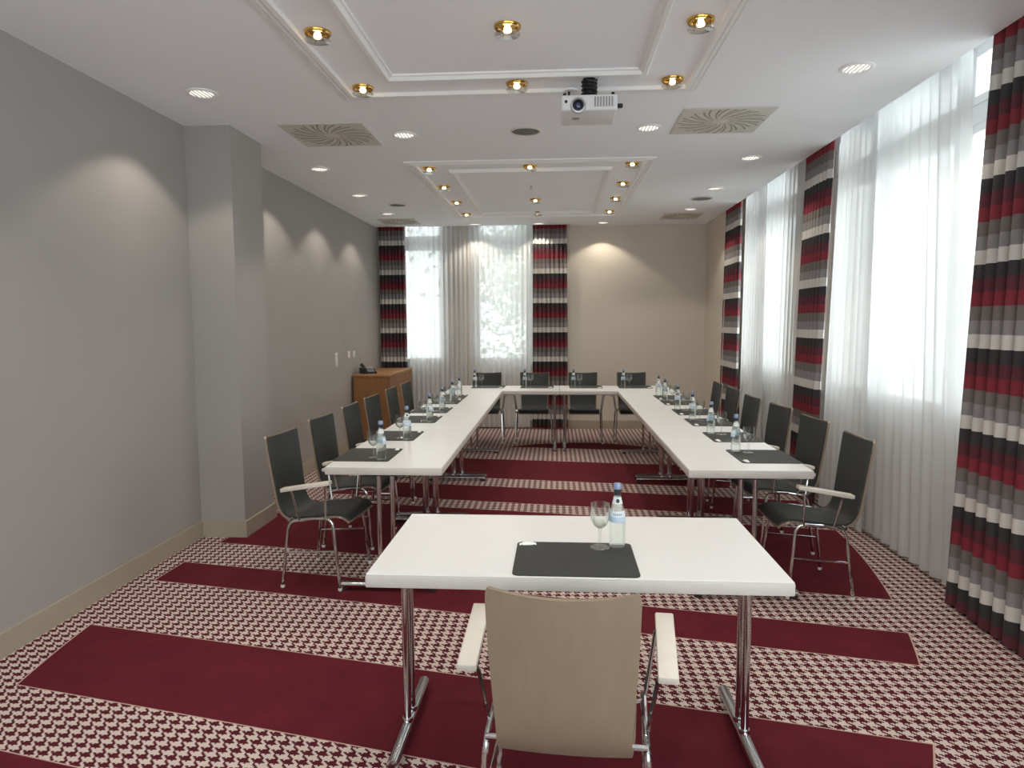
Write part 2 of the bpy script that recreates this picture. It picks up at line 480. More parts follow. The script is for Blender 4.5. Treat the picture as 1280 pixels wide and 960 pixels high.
drape('sheer_curtain', 'y', 2.258, (4.03, 5.2), (3.80, 5.2), 11, .018, 'sheer', 'sheer white panel over the nearer right window, the half beside the big near curtain', 'curtain', GS, seed=7, flat=[(0, 1), (.6, 1), (.8, .4), (1, .25)], **SH)
drape('sheer_curtain', 'y', 2.2, (7.5, 8.25), (7.5, 8.33), 8, .017, 'sheer', 'sheer white panel over the farther right window, the half toward the back wall', 'curtain', GS, seed=8, **SH)
drape('sheer_curtain', 'y', 2.258, (6.22, 7.78), (6.42, 7.78), 13, .018, 'sheer', 'sheer white panel over the farther right window, the half nearer the camera', 'curtain', GS, seed=9, **SH)
drape('sheer_curtain', 'x', 9.99, (-2.15, -1.30), (-2.15, -1.30), 12, .016, 'sheer', 'sheer white panel over the left back window beside the sideboard', 'curtain', GS, seed=10, **SH)
drape('sheer_curtain', 'x', 9.985, (-1.27, -.37), (-1.27, -.38), 12, .016, 'sheer', 'sheer white panel over the right back window, in the middle of the back wall', 'curtain', GS, seed=11, **SH)

# ------------------------------------------------------------------ tables
ZT, TH = .74, .046
def make_table(name, label, w, d, loc, rotz=0., group='white conference tables'):
    """w along local x (the long side), d along local y"""
    t = thing(name, label, 'table', loc, rotz, group)
    obj('tabletop', BX(-w/2+.003, w/2-.003, -d/2+.003, d/2-.003, ZT-.004, ZT, .0015, 1), 'laminate', t)
    bm = BX(-w/2, w/2, -d/2, d/2, ZT-TH, ZT-.0035, .006, 2)
    e = obj('edge_band', bm, 'laminate_edge', t)
    for s in (-1, 1):
        x = s*(w/2-.058)
        for q in (-1, 1):
            obj('leg', TU([(x, q*.039, .04), (x, q*.039, ZT-TH)], .0145, 14), 'chrome', t)
        obj('brace', TU([(x, -.039, .575), (x, .039, .575)], .006, 8), 'chrome', t)
        f = obj('foot', TU([(x, -.285, .034), (x, .285, .034)], .022, 14), 'chrome', t)
        for q in (-1, 1):
            obj('end_cap', BX(x-.014, x+.014, q*.262-.022, q*.262+.022, 0, .014, .003, 1), 'darksteel', f)
            obj('leg_collar', LA([(0, .05), (.02, .05), (.021, .057), (.019, .066), (0, .066)], seg=14, cx=x, cy=q*.039), 'chrome', f)
        obj('mounting_bracket', BX(x-.03, x+.03, -.12, .12, ZT-TH-.012, ZT-TH, .003, 1), 'darksteel', t)
    return t
make_table('conference_table', 'white presenter table standing alone in the foreground', 1.365, .715, (.0653, 2.487, 0), -.0045)
YN, TL, XLo, XLi, XRi, XRo = 3.772, 1.458, -1.312, -.638, .728, 1.402
for k in range(3):
    y = YN+TL*(k+.5)
    nm = ['nearest', 'middle', 'farthest'][k]
    make_table('conference_table', f'{nm} white table of the left-hand row in the U-shaped setup', TL-.002, XLi-XLo, ((XLo+XLi)/2, y, 0), PI/2)
    make_table('conference_table', f'{nm} white table of the right-hand row in the U-shaped setup', TL-.002, XRo-XRi, ((XRo+XRi)/2, y, 0), PI/2)
YB0 = YN+3*TL; YB1 = YB0+.695; XM = .045
make_table('conference_table', 'left white table of the row across the far end, before the back windows', XM-XLo-.002, .693, ((XLo+XM)/2, (YB0+YB1)/2, 0))
make_table('conference_table', 'right white table of the row across the far end, before the bare back wall', XRo-XM-.002, .693, ((XRo+XM)/2, (YB0+YB1)/2, 0))

# ------------------------------------------------------------------ chairs
PROF = [(-.277, .892), (-.266, .80), (-.251, .69), (-.237, .58), (-.226, .505), (-.214, .462), (-.196, .432), (-.168, .416), (-.13, .412),
        (-.06, .419), (.02, .431), (.09, .441), (.14, .445), (.175, .440), (.205, .424), (.226, .402)]
LENS = [0.]
for a, b in zip(PROF[:-1], PROF[1:]): LENS.append(LENS[-1]+math.hypot(b[0]-a[0], b[1]-a[1]))
TT = [l/LENS[-1] for l in LENS]
def prof(t):
    """Catmull-Rom through the side profile"""
    for k in range(len(TT)-1):
        if t <= TT[k+1]+1e-9: break
    u = (t-TT[k])/(TT[k+1]-TT[k])
    P = [PROF[max(k-1, 0)], PROF[k], PROF[k+1], PROF[min(k+2, len(PROF)-1)]]
    r = []
    for i in (0, 1):
        p0, p1, p2, p3 = (p[i] for p in P)
        r.append(.5*((2*p1)+(-p0+p2)*u+(2*p0-5*p1+4*p2-p3)*u*u+(-p0+3*p1-3*p2+p3)*u**3))
    return r
HW = [(0, .186), (.03, .192), (.2, .188), (.42, .176), (.52, .176), (.62, .19), (.8, .2), (.95, .197), (1., .186)]
def shell_pt(u, v, ins=0., off=0.):
    t = v
    y, z = prof(t); y2, z2 = prof(min(t+.01, 1)); y1, z1 = prof(max(t-.01, 0))
    ty, tz = y2-y1, z2-z1; L = math.hypot(ty, tz); ny, nz = -tz/L, ty/L      # towards the sitter
    hw = interp(HW, t)-ins; x = (u*2-1)*hw; q = 1-(x/interp(HW, t))**2
    k = interp([(0, .026), (.35, .02), (.5, .006), (.62, .006), (.85, .008), (1., .0)], t)
    y -= k*q*ny; z -= k*q*nz
    if t < .1: z -= .010*q*(1-t/.1)
    return (x, y+ny*off, z+nz*off)
def make_chair(label, loc, rotz, group):
    t = thing('conference_chair', label, 'chair', loc, rotz, group)
    bm = slab(14, 44, lambda u, v: shell_pt(u, v, 0, -.011), -.0115)
    sh_ = obj('shell', bm, 'ply', t, ang=50)
    sh_.data.materials.append(M['plyback']); me = sh_.data
    for p in me.polygons:       # broad faces carry the darker veneer, the cut edge shows the pale plies
        if p.area > 2.0e-4: p.material_index = 1
    bm = slab(14, 44, lambda u, v: shell_pt(u, .012+v*.976, .009, .0005), -.012)
    obj('upholstery', bm, 'upholstery', t, ang=50)
    for s in (-1, 1):
        rear = smooth_path([(s*.236, -.19, .012), (s*.222, -.142, .397), (s*.219, -.02, .415)], .05, 6)
        front = smooth_path([(s*.236, .168, .012), (s*.222, .125, .425), (s*.219, -.02, .415)], .05, 6)
        for p, (fx, fy) in ((rear, (s*.236, -.19)), (front, (s*.236, .168))):
            l = obj('leg', TU(p, .0095, 10), 'chrome', t)
            obj('glide', LA([(0, 0), (.010, .001), (.0125, .008), (.011, .018), (0, .019)], seg=12, cx=fx, cy=fy), 'glide', l)
        obj('stretcher', TU([(s*.2285, -.166, .21), (s*.2295, .150, .235)], .0055, 8), 'chrome', t)
        obj('arm_support', TU(smooth_path([(s*.226, -.075, .41), (s*.25, -.105, .575), (s*.262, -.112, .594), (s*.275, -.112, .594)], .03, 5), .0065, 8), 'chrome', t)
        obj('arm_support', TU(smooth_path([(s*.226, .088, .42), (s*.256, .10, .62), (s*.268, .102, .637), (s*.285, .102, .637)], .03, 5), .0065, 8), 'chrome', t)
        obj('mounting_pin', TU([(s*.165, -.145, .402), (s*.222, -.145, .402)], .0085, 10), 'chrome', t)
        obj('mounting_pin', TU([(s*.165, .06, .41), (s*.222, .06, .424)], .007, 10), 'chrome', t)
        # wooden armrest, rising slightly to the front and splayed a little outwards
        bm = BX(-.0275, .0275, -.152, .152, -.011, .011, .0045, 2)
        mt = Matrix.Translation((s*.279, -.002, .624)) @ Matrix.Rotation(-s*.035, 4, 'Z') @ Matrix.Rotation(.175, 4, 'X')
        bmesh.ops.transform(bm, matrix=mt, verts=bm.verts)
        obj('armrest', bm, 'arm', t)
    return t
chair0 = make_chair('wooden-backed armchair at the foreground table, seen from behind', (.038, 1.945, 0), -.075, 'conference chairs')
LC = [(-1.395, 4.06, .10), (-1.40, 4.79, .10), (-1.40, 5.52, .03), (-1.40, 6.17, .06), (-1.41, 6.97, .02), (-1.40, 7.62, .03)]
for k, (x, y, a) in enumerate(LC):
    dup(chair0, (x, y, 0), -PI/2-a, f'{ORD[k]} dark-padded armchair from the front along the left-hand table row')
RC = [(1.46, 4.06, -.01), (1.495, 4.80, -.11), (1.49, 5.50, -.12), (1.46, 6.19, -.07), (1.49, 6.98, -.06), (1.48, 7.62, 0)]
for k, (x, y, a) in enumerate(RC):
    dup(chair0, (x, y, 0), PI/2-a, f'{ORD[k]} dark-padded armchair from the front along the right-hand table row')
BC = [(-.92, 8.905, 'far left, before the back windows'), (-.285, 8.905, 'second from the left, before the striped curtain'), (.36, 8.905, 'third from the left, before the bare wall'), (1.0, 8.905, 'far right, before the bare wall')]
for x, y, w in BC:
    dup(chair0, (x, y, 0), PI, f'dark-padded armchair behind the far end table, {w}')

# ------------------------------------------------------------------ place settings
def rrect(w, d, r, n=5):
    P = []
    for cx, cy, a0 in ((w/2-r, d/2-r, 0), (-w/2+r, d/2-r, PI/2), (-w/2+r, -d/2+r, PI), (w/2-r, -d/2+r, 1.5*PI)):
        for k in range(n+1):
            a = a0+PI/2*k/n; P.append((cx+r*math.cos(a), cy+r*math.sin(a)))
    return P
def make_mat(label, loc, rotz, group):
    o = obj('desk_mat', prism(bmesh.new(), rrect(.412, .338, .022), 0, .0035), 'mat', loc=loc, rotz=rotz)
    bm = bmesh.new(); P = rrect(.406, .332, .02); Q = rrect(.392, .318, .016)
    for z in (.0038,):
        a = [bm.verts.new((x, y, .0030)) for x, y in rrect(.412, .338, .022)]; b = [bm.verts.new((x, y, .0042)) for x, y in P]; c = [bm.verts.new((x, y, .0030)) for x, y in Q]
        n = len(a)
        for k in range(n):
            bm.faces.new((a[k], a[(k+1) % n], b[(k+1) % n], b[k])); bm.faces.new((b[k], b[(k+1) % n], c[(k+1) % n], c[k]))
    obj('raised_rim', bm, 'mat', o)
    return tag(o, label, 'desk mat', group)
def make_bottle(label, loc, rotz, group):
    t = thing('water_bottle', label, 'bottle', loc, rotz, group)
    pr = [(0, .004), (.018, .002), (.026, 0), (.0285, .005), (.029, .012), (.029, .108), (.0275, .122), (.0225, .143), (.0165, .165), (.013, .182), (.0122, .2), (.0122, .21), (.0138, .212), (.0138, .217), (0, .217)]
    b = obj('bottle_body', LA(pr, seg=24), 'bottle', t, ang=50)
    obj('cap', LA([(0, .231), (.0125, .231), (.0138, .228), (.0145, .214), (.0145, .211), (.0125, .211)], seg=24), 'cap', t)
    bm = bmesh.new(); n = 16; rows = []
    for z, r in ((.093, .0293), (.108, .0293), (.1222, .0279), (.134, .0253)):
        rows.append([bm.verts.new((r*math.cos(-PI/2+a), r*math.sin(-PI/2+a), z)) for a in [(-1.7+3.4*k/n) for k in range(n+1)]])
    for a, c in zip(rows[:-1], rows[1:]):
        for k in range(n): bm.faces.new((a[k], a[k+1], c[k+1], c[k]))
    obj('label', bm, 'label', t)
    bm = bmesh.new(); rows = []
    for z, r in ((.158, .0186), (.170, .0159), (.183, .0133)):
        rows.append([bm.verts.new((r*math.cos(a), r*math.sin(a), z)) for a in [2*PI*k/24 for k in range(24)]])
    for a, c in zip(rows[:-1], rows[1:]):
        for k in range(24): bm.faces.new((a[k], a[(k+1) % 24], c[(k+1) % 24], c[k]))
    nl = obj('neck_label', bm, 'necklabel', t)
    bm = bmesh.new(); n = 12
    c0 = bm.verts.new((0, -.0172, .1702)); rim = []
    for k in range(n):
        a = 2*PI*k/n; xx = .0062*math.cos(a); zz = .170+.0075*math.sin(a)
        r = .0163-(zz-.170)*.22; rim.append(bm.verts.new((xx, -math.sqrt(max(r*r-xx*xx, 1e-6))-.0003, zz)))
    for k in range(n): bm.faces.new((c0, rim[k], rim[(k+1) % n]))
    obj('emblem', bm, 'emblem', nl)
    bm = bmesh.new(); rows = []
    for z, r in ((.192, .0128), (.209, .0126)):
        rows.append([bm.verts.new((r*math.cos(2*PI*k/20), r*math.sin(2*PI*k/20), z)) for k in range(20)])
    for k in range(20): bm.faces.new((rows[0][k], rows[0][(k+1) % 20], rows[1][(k+1) % 20], rows[1][k]))
    obj('dark_neck_band', bm, 'emblem', t)
    return t
def make_goblet(label, loc, rotz, group):
    t = thing('water_goblet', label, 'glass', loc, rotz, group)
    obj('bowl', LA([(.0065, .074), (.015, .078), (.025, .088), (.0315, .102), (.0345, .12), (.0345, .14), (.033, .162), (.0338, .162), (.0353, .14), (.0353, .12), (.0322, .101), (.0255, .087), (.0155, .0765), (.0065, .072)], seg=28, close=True), 'glass', t, ang=60)
    obj('stem', LA([(.0105, .006), (.006, .014), (.0045, .03), (.0048, .055), (.0075, .07), (.0065, .074)], seg=16), 'glass', t, ang=60)
    obj('base', LA([(0, 0), (.033, 0), (.0345, .0022), (.031, .0042), (.015, .006), (0, .0075)], seg=28), 'glass', t, ang=60)
    return t
def make_sweet(label, loc, rotz, group):
    bm = bmesh.new()
    def f(u, v):
        x = (u-.5)*.062; y = (v-.5)*.026; e = (1-abs(2*u-1)**3)*(1-abs(2*v-1)**3)
        pinch = 1-.45*math.exp(-((abs(2*u-1)-.72)/.14)**2)
        return (x, y*pinch*(1.-.0), .0015+.0085*e)
    bm = slab(14, 8, f, -.0012)
    for v in bm.verts: v.co.z = max(v.co.z, 0.0003)
    o = obj('wrapped_sweet', bm, 'sweet', loc=loc, rotz=rotz)
    return tag(o, label, 'sweet', group)
SETS = [(.0655, 2.311, -.004, 'on the foreground table', 0)]
for k, y in enumerate([4.135, 4.85, 5.70, 6.31, 7.0, 7.46]): SETS.append((-1.152, y, -PI/2, f'at {ORD[k]} place from front, left table row', 1))
for k, y in enumerate([4.17, 4.87, 5.59, 6.23, 6.96, 7.44]): SETS.append((1.238, y, PI/2, f'at {ORD[k]} place from front, right table row', 2))
for k, (x, w) in enumerate(zip([-.85, -.235, .375, .985], ['far left', 'second from left', 'third from left', 'far right'])): SETS.append((x, 8.645, PI, f'at {w} place, far end table', 3))
protos = None; rs = random.Random(3)
for i, (x, y, a, w, kind) in enumerate(SETS):
    def P(lx, ly): return (x+lx*math.cos(a)-ly*math.sin(a), y+lx*math.sin(a)+ly*math.cos(a))
    jx, jy = (0, 0) if i == 0 else (rs.uniform(-.008, .008), rs.uniform(-.006, .006))
    za = ZT; zb = ZT+.0036
    bx_, by_ = P(.155+jx, .135+jy); gx, gy = P(.092+jx*.5, .112-jy); sx, sy = P(-.168, .138)
    if kind: gx, gy = P(.10+jx*.5, .055-jy*.5); bx_, by_ = P(.155+jx, .115+jy)
    if kind == 3: gx, gy = P(.08, .09)
    items = [(make_mat, 'black desk mat ' + w, (x, y, za), a, 'black desk mats'),
             (make_bottle, 'clear water bottle with pale blue label ' + w, (bx_, by_, zb), 0 if i == 0 else rs.uniform(0, 6.28), 'water bottles'),
             (make_goblet, 'empty stemmed water glass ' + w, (gx, gy, zb), 0., 'stemmed water glasses'),
             (make_sweet, 'small white wrapped sweet on the mat corner ' + w, (sx, sy, zb), a+.12, 'white wrapped sweets')]
    if protos is None: protos = [fn(l, p, r, g) for fn, l, p, r, g in items]
    else:
        for pr, (fn, l, p, r, g) in zip(protos, items): dup(pr, p, r, l, g)

# ------------------------------------------------------------------ sideboard, telephone, sockets
X0, X1, Y0, Y1, HT = XL+.018, -2.085, 8.53, 9.87, .905
sb = thing('sideboard', 'wooden sideboard against the left wall in the back corner', 'cabinet', ((X0+X1)/2, (Y0+Y1)/2, 0))
w_, l_ = (X1-X0)/2, (Y1-Y0)/2
obj('carcass', BX(-w_+.01, w_-.022, -l_+.012, l_-.012, .06, HT-.03, .003, 1), 'wood', sb)
obj('worktop', BX(-w_, w_, -l_, l_, HT-.03, HT, .004, 2), 'woodtop', sb)
obj('plinth', BX(-w_+.03, w_-.05, -l_+.04, l_-.04, 0, .06), 'darksteel', sb, smooth=False)
for k in range(3):
    y0 = -l_+.014+k*(2*l_-.028)/3; y1 = y0+(2*l_-.028)/3-.004
    d = obj('door', BX(w_-.022, w_-.004, y0, y1, .065, HT-.034, .003, 1), 'wood', sb)
    obj('knob', LA([(0, -.012), (.012, -.010), (.014, -.004), (.006, 0), (.006, .012), (0, .012)], seg=12), 'silver', d, loc=(w_+.004, y1-.05, .62)).rotation_euler = (0, -PI/2, 0)
ph = thing('telephone', 'black desk telephone on the sideboard', 'telephone', (-2.43, 8.76, HT), .5)
def phone_base(u, v): return ((u-.5)*.19, (v-.5)*.21, .012+.055*v)
bm = bmesh.new()
pb = [(-.095, -.105), (.095, -.105), (.095, .105), (-.095, .105)]
lo = [bm.verts.new((x, y, 0)) for x, y in pb]; hi = [bm.verts.new((x, y, .018 if y < 0 else .075)) for x, y in pb]
bm.faces.new(lo[::-1]); bm.faces.new(hi)
for k in range(4): bm.faces.new((lo[k], lo[(k+1) % 4], hi[(k+1) % 4], hi[k]))
bmesh.ops.bevel(bm, geom=list(bm.edges), offset=.008, segments=2, profile=.5, affect='EDGES')
obj('phone_base', bm, 'black', ph)
bm = bmesh.new()
tube(bm, smooth_path([(-.06, -.095, .045), (-.06, -.085, .072), (-.06, .085, .115), (-.06, .10, .092)], .02, 4), [.022]*6+[.017]*5+[.022] if 0 else .019, 10)
obj('handset', bm, 'black', ph)
bm = BX(-.025, .08, .03, .09, 0, .004); 
bmesh.ops.transform(bm, matrix=Matrix.Translation((0, 0, .049)) @ Matrix.Rotation(.265, 4, 'X'), verts=bm.verts)
obj('display', bm, 'projgrille', ph)
bm = bmesh.new()
for i in range(3):
    for j in range(4): box(bm, -.015+i*.03, .007+i*.03, -.085+j*.024, -.068+j*.024, 0, .006)
bmesh.ops.transform(bm, matrix=Matrix.Translation((0, 0, .046)) @ Matrix.Rotation(.265, 4, 'X'), verts=bm.verts)
obj('keypad', bm, 'projgrille', ph)
for y, z, n, lab in ((7.97, 1.122, 2, 'double white wall socket on the left wall, nearest the camera'), (8.46, 1.163, 1, 'white wall socket above the sideboard, left one of the pair'), (8.68, 1.158, 1, 'white wall socket above the sideboard, right one of the pair')):
    t = thing('wall_socket', lab, 'socket', (XL, y, z), 0, 'wall sockets')
    hgt = .042*n
    obj('socket_plate', BX(0, .009, -.042, .042, -hgt, hgt, .003, 2), 'socket', t)
    for q in range(n):
        zc = (q-.5*(n-1))*.08
        bm = LA([(.021, 0), (.023, .003), (.026, .003), (.028, 0)], seg=20); bmesh.ops.transform(bm, matrix=Matrix.Translation((.009, 0, zc)) @ Matrix.Rotation(PI/2, 4, 'Y'), verts=bm.verts)
        obj('socket_ring', bm, 'socket', t)

# ------------------------------------------------------------------ ceiling fittings
def spot(x, y, z, power, rgb, cone, blend, r=.03):
    l = bpy.data.lights.new('lamp_light', 'SPOT'); l.energy = power; l.color = rgb; l.spot_size = math.radians(cone); l.spot_blend = blend; l.shadow_soft_size = r
    o = bpy.data.objects.new('lamp_light', l); COL.objects.link(o); o.location = (x, y, z); return o
P_WHITE, P_BRASS = 12.6, 5.
WARM, WHITE = (1., .9, .76), (1., .9, .74)
def make_white(label, loc, group):
    t = thing('recessed_downlight', label, 'ceiling light', loc, 0, group)
    obj('trim_ring', LA([(.068, 0), (.068, -.008), (.076, -.011), (.09, -.006), (.092, 0)], seg=32), 'trimwhite', t)
    d = obj('lamp_lens', LA([(0, -.002), (.069, -.002)], seg=32), 'bulb_white', t)
    bm = bmesh.new()
    for k in range(-2, 3):
        h = math.sqrt(.066**2-(k*.024)**2); box(bm, k*.024-.0028, k*.024+.0028, -h, h, -.009, -.003)
    obj('louvre', bm, 'silver', t, smooth=False)
    return t
def make_brass(label, loc, group):
    t = thing('brass_spotlight', label, 'ceiling light', loc, 0, group)
    obj('brass_ring', LA([(.04, -.002), (.046, -.012), (.058, -.014), (.062, -.008), (.063, 0)], seg=32), 'brass', t)
    obj('reflector', LA([(.012, -.001), (.03, -.0015), (.044, -.004)], seg=24), 'brass', t)
    bm = bmesh.new()
    for a in (0, 2*PI/3, 4*PI/3): tube(bm, [(.045*math.cos(a), .045*math.sin(a), -.01), (.045*math.cos(a), .045*math.sin(a), -.037)], .0022, 6)
    obj('glass_holder', bm, 'brass', t)
    obj('glass_disc', LA([(0, -.036), (.058, -.036), (.061, -.039), (.058, -.042), (0, -.042)], seg=32), 'glass', t, ang=50)
    obj('bulb', LA([(0, 0), (.01, -.002), (.016, -.01), (.02, -.02), (.018, -.027), (.010, -.031), (0, -.032)], seg=16), 'bulb_warm', t)
    return t
GW, GB = 'white recessed downlights', 'brass ceiling spotlights'
side = {-1.128: 'left', -.226: 'middle', .66: 'right'}
BR = []
for y, n in ((3.33, 'front'), (4.1, 'back')):
    for x in side: BR.append((x, y, f'brass spotlight on the near ceiling panel, {side[x]} one of its {n} row in view'))
for x, ys in ((-1.128, (6.22, 7.05, 7.93, 8.8)), (-.23, (6.2, 7.86, 8.76)), (.66, (6.16, 7.01, 7.84, 8.72))):
    for k, y in enumerate(ys): BR.append((x, y, f'brass spotlight on the far ceiling panel, {ORD[k]} from the front in its {side.get(x, "middle")} column'))
WH = [(-2.111, 4.12, 'beside the left wall, nearest the camera'), (-2.105, 6.16, 'beside the left wall, second from the front'), (-2.115, 7.44, 'beside the left wall, third from the front'), (-2.111, 8.7, 'beside the left wall, fourth from the front'),
      (-1.11, 5.12, 'between the two ceiling panels, left of the round speaker'), (.657, 5.08, 'between the two ceiling panels, right of the projector'),
      (1.635, 4.0, 'along the right window wall, nearest the camera'), (1.635, 6.06, 'along the right window wall, second from the front'), (1.64, 7.39, 'along the right window wall, third from the front'), (1.64, 8.69, 'along the right window wall, fourth from the front'),
      (-1.126, 9.725, 'close to the back wall above the back windows, left of three'), (-.244, 9.735, 'close to the back wall by the middle striped curtain, middle of three'), (.653, 9.745, 'close to the back wall above its bare part, right of three')]
pw = pb_ = None
for x, y, w in WH:
    l = 'white round downlight ' + w
    if pw is None: pw = make_white(l, (x, y, CEIL), GW)
    else: dup(pw, (x, y, CEIL), 0, l, GW)
    spot(x, y, CEIL-.012, P_WHITE, WHITE, 112, .28)
for x, y, w in BR:
    if pb_ is None: pb_ = make_brass(w, (x, y, CEIL), GB)
    else: dup(pb_, (x, y, CEIL), 0, w, GB)
    spot(x, y, CEIL-.046, P_BRASS, WARM, 120, .5)
# the same ceiling rows go on above and behind the camera, outside the frame
for x in (-2.111, 1.64): spot(x, 2.07, CEIL-.012, P_WHITE, WHITE, 112, .28); spot(x, .1, CEIL-.012, P_WHITE, WHITE, 112, .28)
for x in side:
    for y in (1.7, 2.5): spot(x, y, CEIL-.046, P_BRASS, WARM, 120, .5)

def make_vent(label, x, y, s):
    t = thing('air_vent', label, 'vent', (x, y, CEIL), 0, 'square swirl air vents')
    h = s/2
    bm = BX(-h, h, -h, h, -.008, .0, .003, 1); obj('frame', bm, 'ventmetal', t)
    bm = bmesh.new(); n = 32
    for k in range(n):
        a = 2*PI*k/n; r0, r1 = (.06, h*.9) if k % 2 else (.11, h*.97)
        pts = []
        for j in range(5):
            r = r0+(r1-r0)*j/4; aa = a+.35*j/4; wd = (.003+.006*j/4)
            pts.append((r*math.cos(aa), r*math.sin(aa), -math.sin(aa)*wd, math.cos(aa)*wd))
        for (x0, y0, dx0, dy0), (x1, y1, dx1, dy1) in zip(pts[:-1], pts[1:]):
            q = [(x0+dx0, y0+dy0), (x0-dx0, y0-dy0), (x1-dx1, y1-dy1), (x1+dx1, y1+dy1)]
            lo = [bm.verts.new((a_, b_, -.0088)) for a_, b_ in q]; hi = [bm.verts.new((a_, b_, -.006)) for a_, b_ in q]
            bm.faces.new(lo[::-1]); bm.faces.new(hi)
            for m_ in range(4): bm.faces.new((lo[m_], lo[(m_+1) % 4], hi[(m_+1) % 4], hi[m_]))
    obj('swirl_slots', bm, 'ventdark', t, smooth=False)
    obj('hub', LA([(0, -.014), (.03, -.013), (.038, -.008), (0, -.008)], seg=20), 'ventmetal', t)
make_vent('square swirl air vent in the ceiling near the left column', -1.63, 5.08, .6)
make_vent('square swirl air vent in the ceiling right of the projector', 1.13, 4.95, .6)
make_vent('square air vent in the ceiling in the back left corner', -2.12, 9.38, .5)
make_vent('square air vent in the ceiling in the back right corner', 1.63, 9.25, .5)
def make_speaker(label, x, y, r):
    t = thing('ceiling_speaker', label, 'speaker', (x, y, CEIL), 0, 'round ceiling speakers')
    obj('speaker_ring', LA([(r*.88, -.002), (r*.9, -.009), (r, -.007), (r*1.02, 0)], seg=28), 'ventmetal', t)
    obj('speaker_grille', LA([(0, -.008), (r*.5, -.0075), (r*.9, -.004)], seg=28), 'speaker', t)
make_speaker('round grey ceiling speaker between the two ceiling panels', -.219, 5.1, .11)
make_speaker('round grey ceiling speaker toward the back of the left wall', -1.845, 8.08, .1)
make_speaker('round grey ceiling speaker toward the back of the right window wall', 1.628, 7.98, .12)
t = thing('sprinkler', 'small sprinkler head in the middle of the far ceiling panel', 'sprinkler', (-.248, 7.05, CEIL))
obj('escutcheon', LA([(0, 0), (0, -.004), (.028, -.006), (.04, -.004), (.042, 0)], seg=24), 'trimwhite', t)
obj('sprinkler_head', LA([(0, -.006), (.008, -.006), (.008, -.022), (.004, -.03), (.004, -.038), (.016, -.039), (.016, -.041), (0, -.041)], seg=16), 'silver', t)

# projector hanging from the ceiling
pj = thing('projector', 'white video projector hanging under the ceiling panel', 'projector', (.187, 4.03, CEIL))
pj.location = (.187, 4.03, CEIL)
zt, zb = 2.79-CEIL, 2.705-CEIL
bm = BX(-.158, .148, -.13, .17, zb, zt, .012, 3); obj('housing', bm, 'projector', pj)
m = obj('ceiling_mount', LA([(0, 0), (.055, 0), (.055, -.008), (.02, -.012), (.02, zt), (0, zt)], seg=24), 'trimwhite', pj)
bm = bmesh.new()
pts = [(.041*math.cos(a*.55), .041*math.sin(a*.55), -.018-a*.0019) for a in range(0, 52)]
tube(bm, pts, .0065, 8); obj('coiled_cable', bm, 'black', m)
obj('mount_sleeve', LA([(.0205, -.014), (.037, -.014), (.037, -.12), (.0205, -.12)], seg=20, close=True), 'black', m)
obj('mount_plate', BX(-.06, .075, -.06, .06, zt-.001, zt+.008, .003, 1), 'silver', m)
for sx, sy in ((-.14, -.10), (.125, -.10), (-.14, .14), (.125, .14)):
    obj('foot', LA([(0, zt+.016), (.009, zt+.016), (.011, zt), (0, zt)], seg=12, cx=sx, cy=sy), 'black', pj)
    
bm = bmesh.new(); tube(bm, [(-.115, -.07, zt), (-.115, -.07, zt+.035)], .006, 8); obj('bracket_arm', bm, 'black', m)
obj('bracket_disc', LA([(0, zt+.048), (.035, zt+.046), (.04, zt+.036), (0, zt+.034)], seg=20, cx=-.105, cy=-.07), 'trimwhite', m)
def facing(prof, seg, x, z, y):
    bm = lathe(bmesh.new(), prof, seg); bmesh.ops.transform(bm, matrix=Matrix.Translation((x, y, z)) @ Matrix.Rotation(PI/2, 4, 'X'), verts=bm.verts); return bm
ln = obj('lens_barrel', facing([(.043, -.01), (.043, .006), (.040, .012), (.031, .013), (.029, .004)], 28, -.066, zb+.026, -.13), 'silver', pj)
obj('lens_ring', facing([(.029, .002), (.030, .015), (.022, .016), (.020, .006)], 28, -.066, zb+.024, -.13), 'black', ln)
obj('lens_glass', facing([(.021, .006), (.014, .011), (.006, .0135), (0, .014)], 24, -.066, zb+.024, -.13), 'lensglass', ln)
bm = bmesh.new()
for k in range(7): box(bm, .022+k*.0155, .030+k*.0155, -.134, -.129, zb+.018, zt-.014)
obj('front_grille', bm, 'projgrille', pj, smooth=False)
obj('sensor_window', facing([(0, .004), (.008, .003), (.009, -.004)], 16, -.132, (zb+zt)/2+.006, -.13), 'black', pj)
obj('side_plug', BX(.146, .182, -.08, -.05, (zb+zt)/2-.014, (zb+zt)/2+.006, .004, 1), 'black', pj)
obj('underside_badge', LA([(0, zb-.001), (.022, zb-.001), (.022, zb+.001)], seg=20, cx=-.075, cy=.02), 'projgrille', pj)

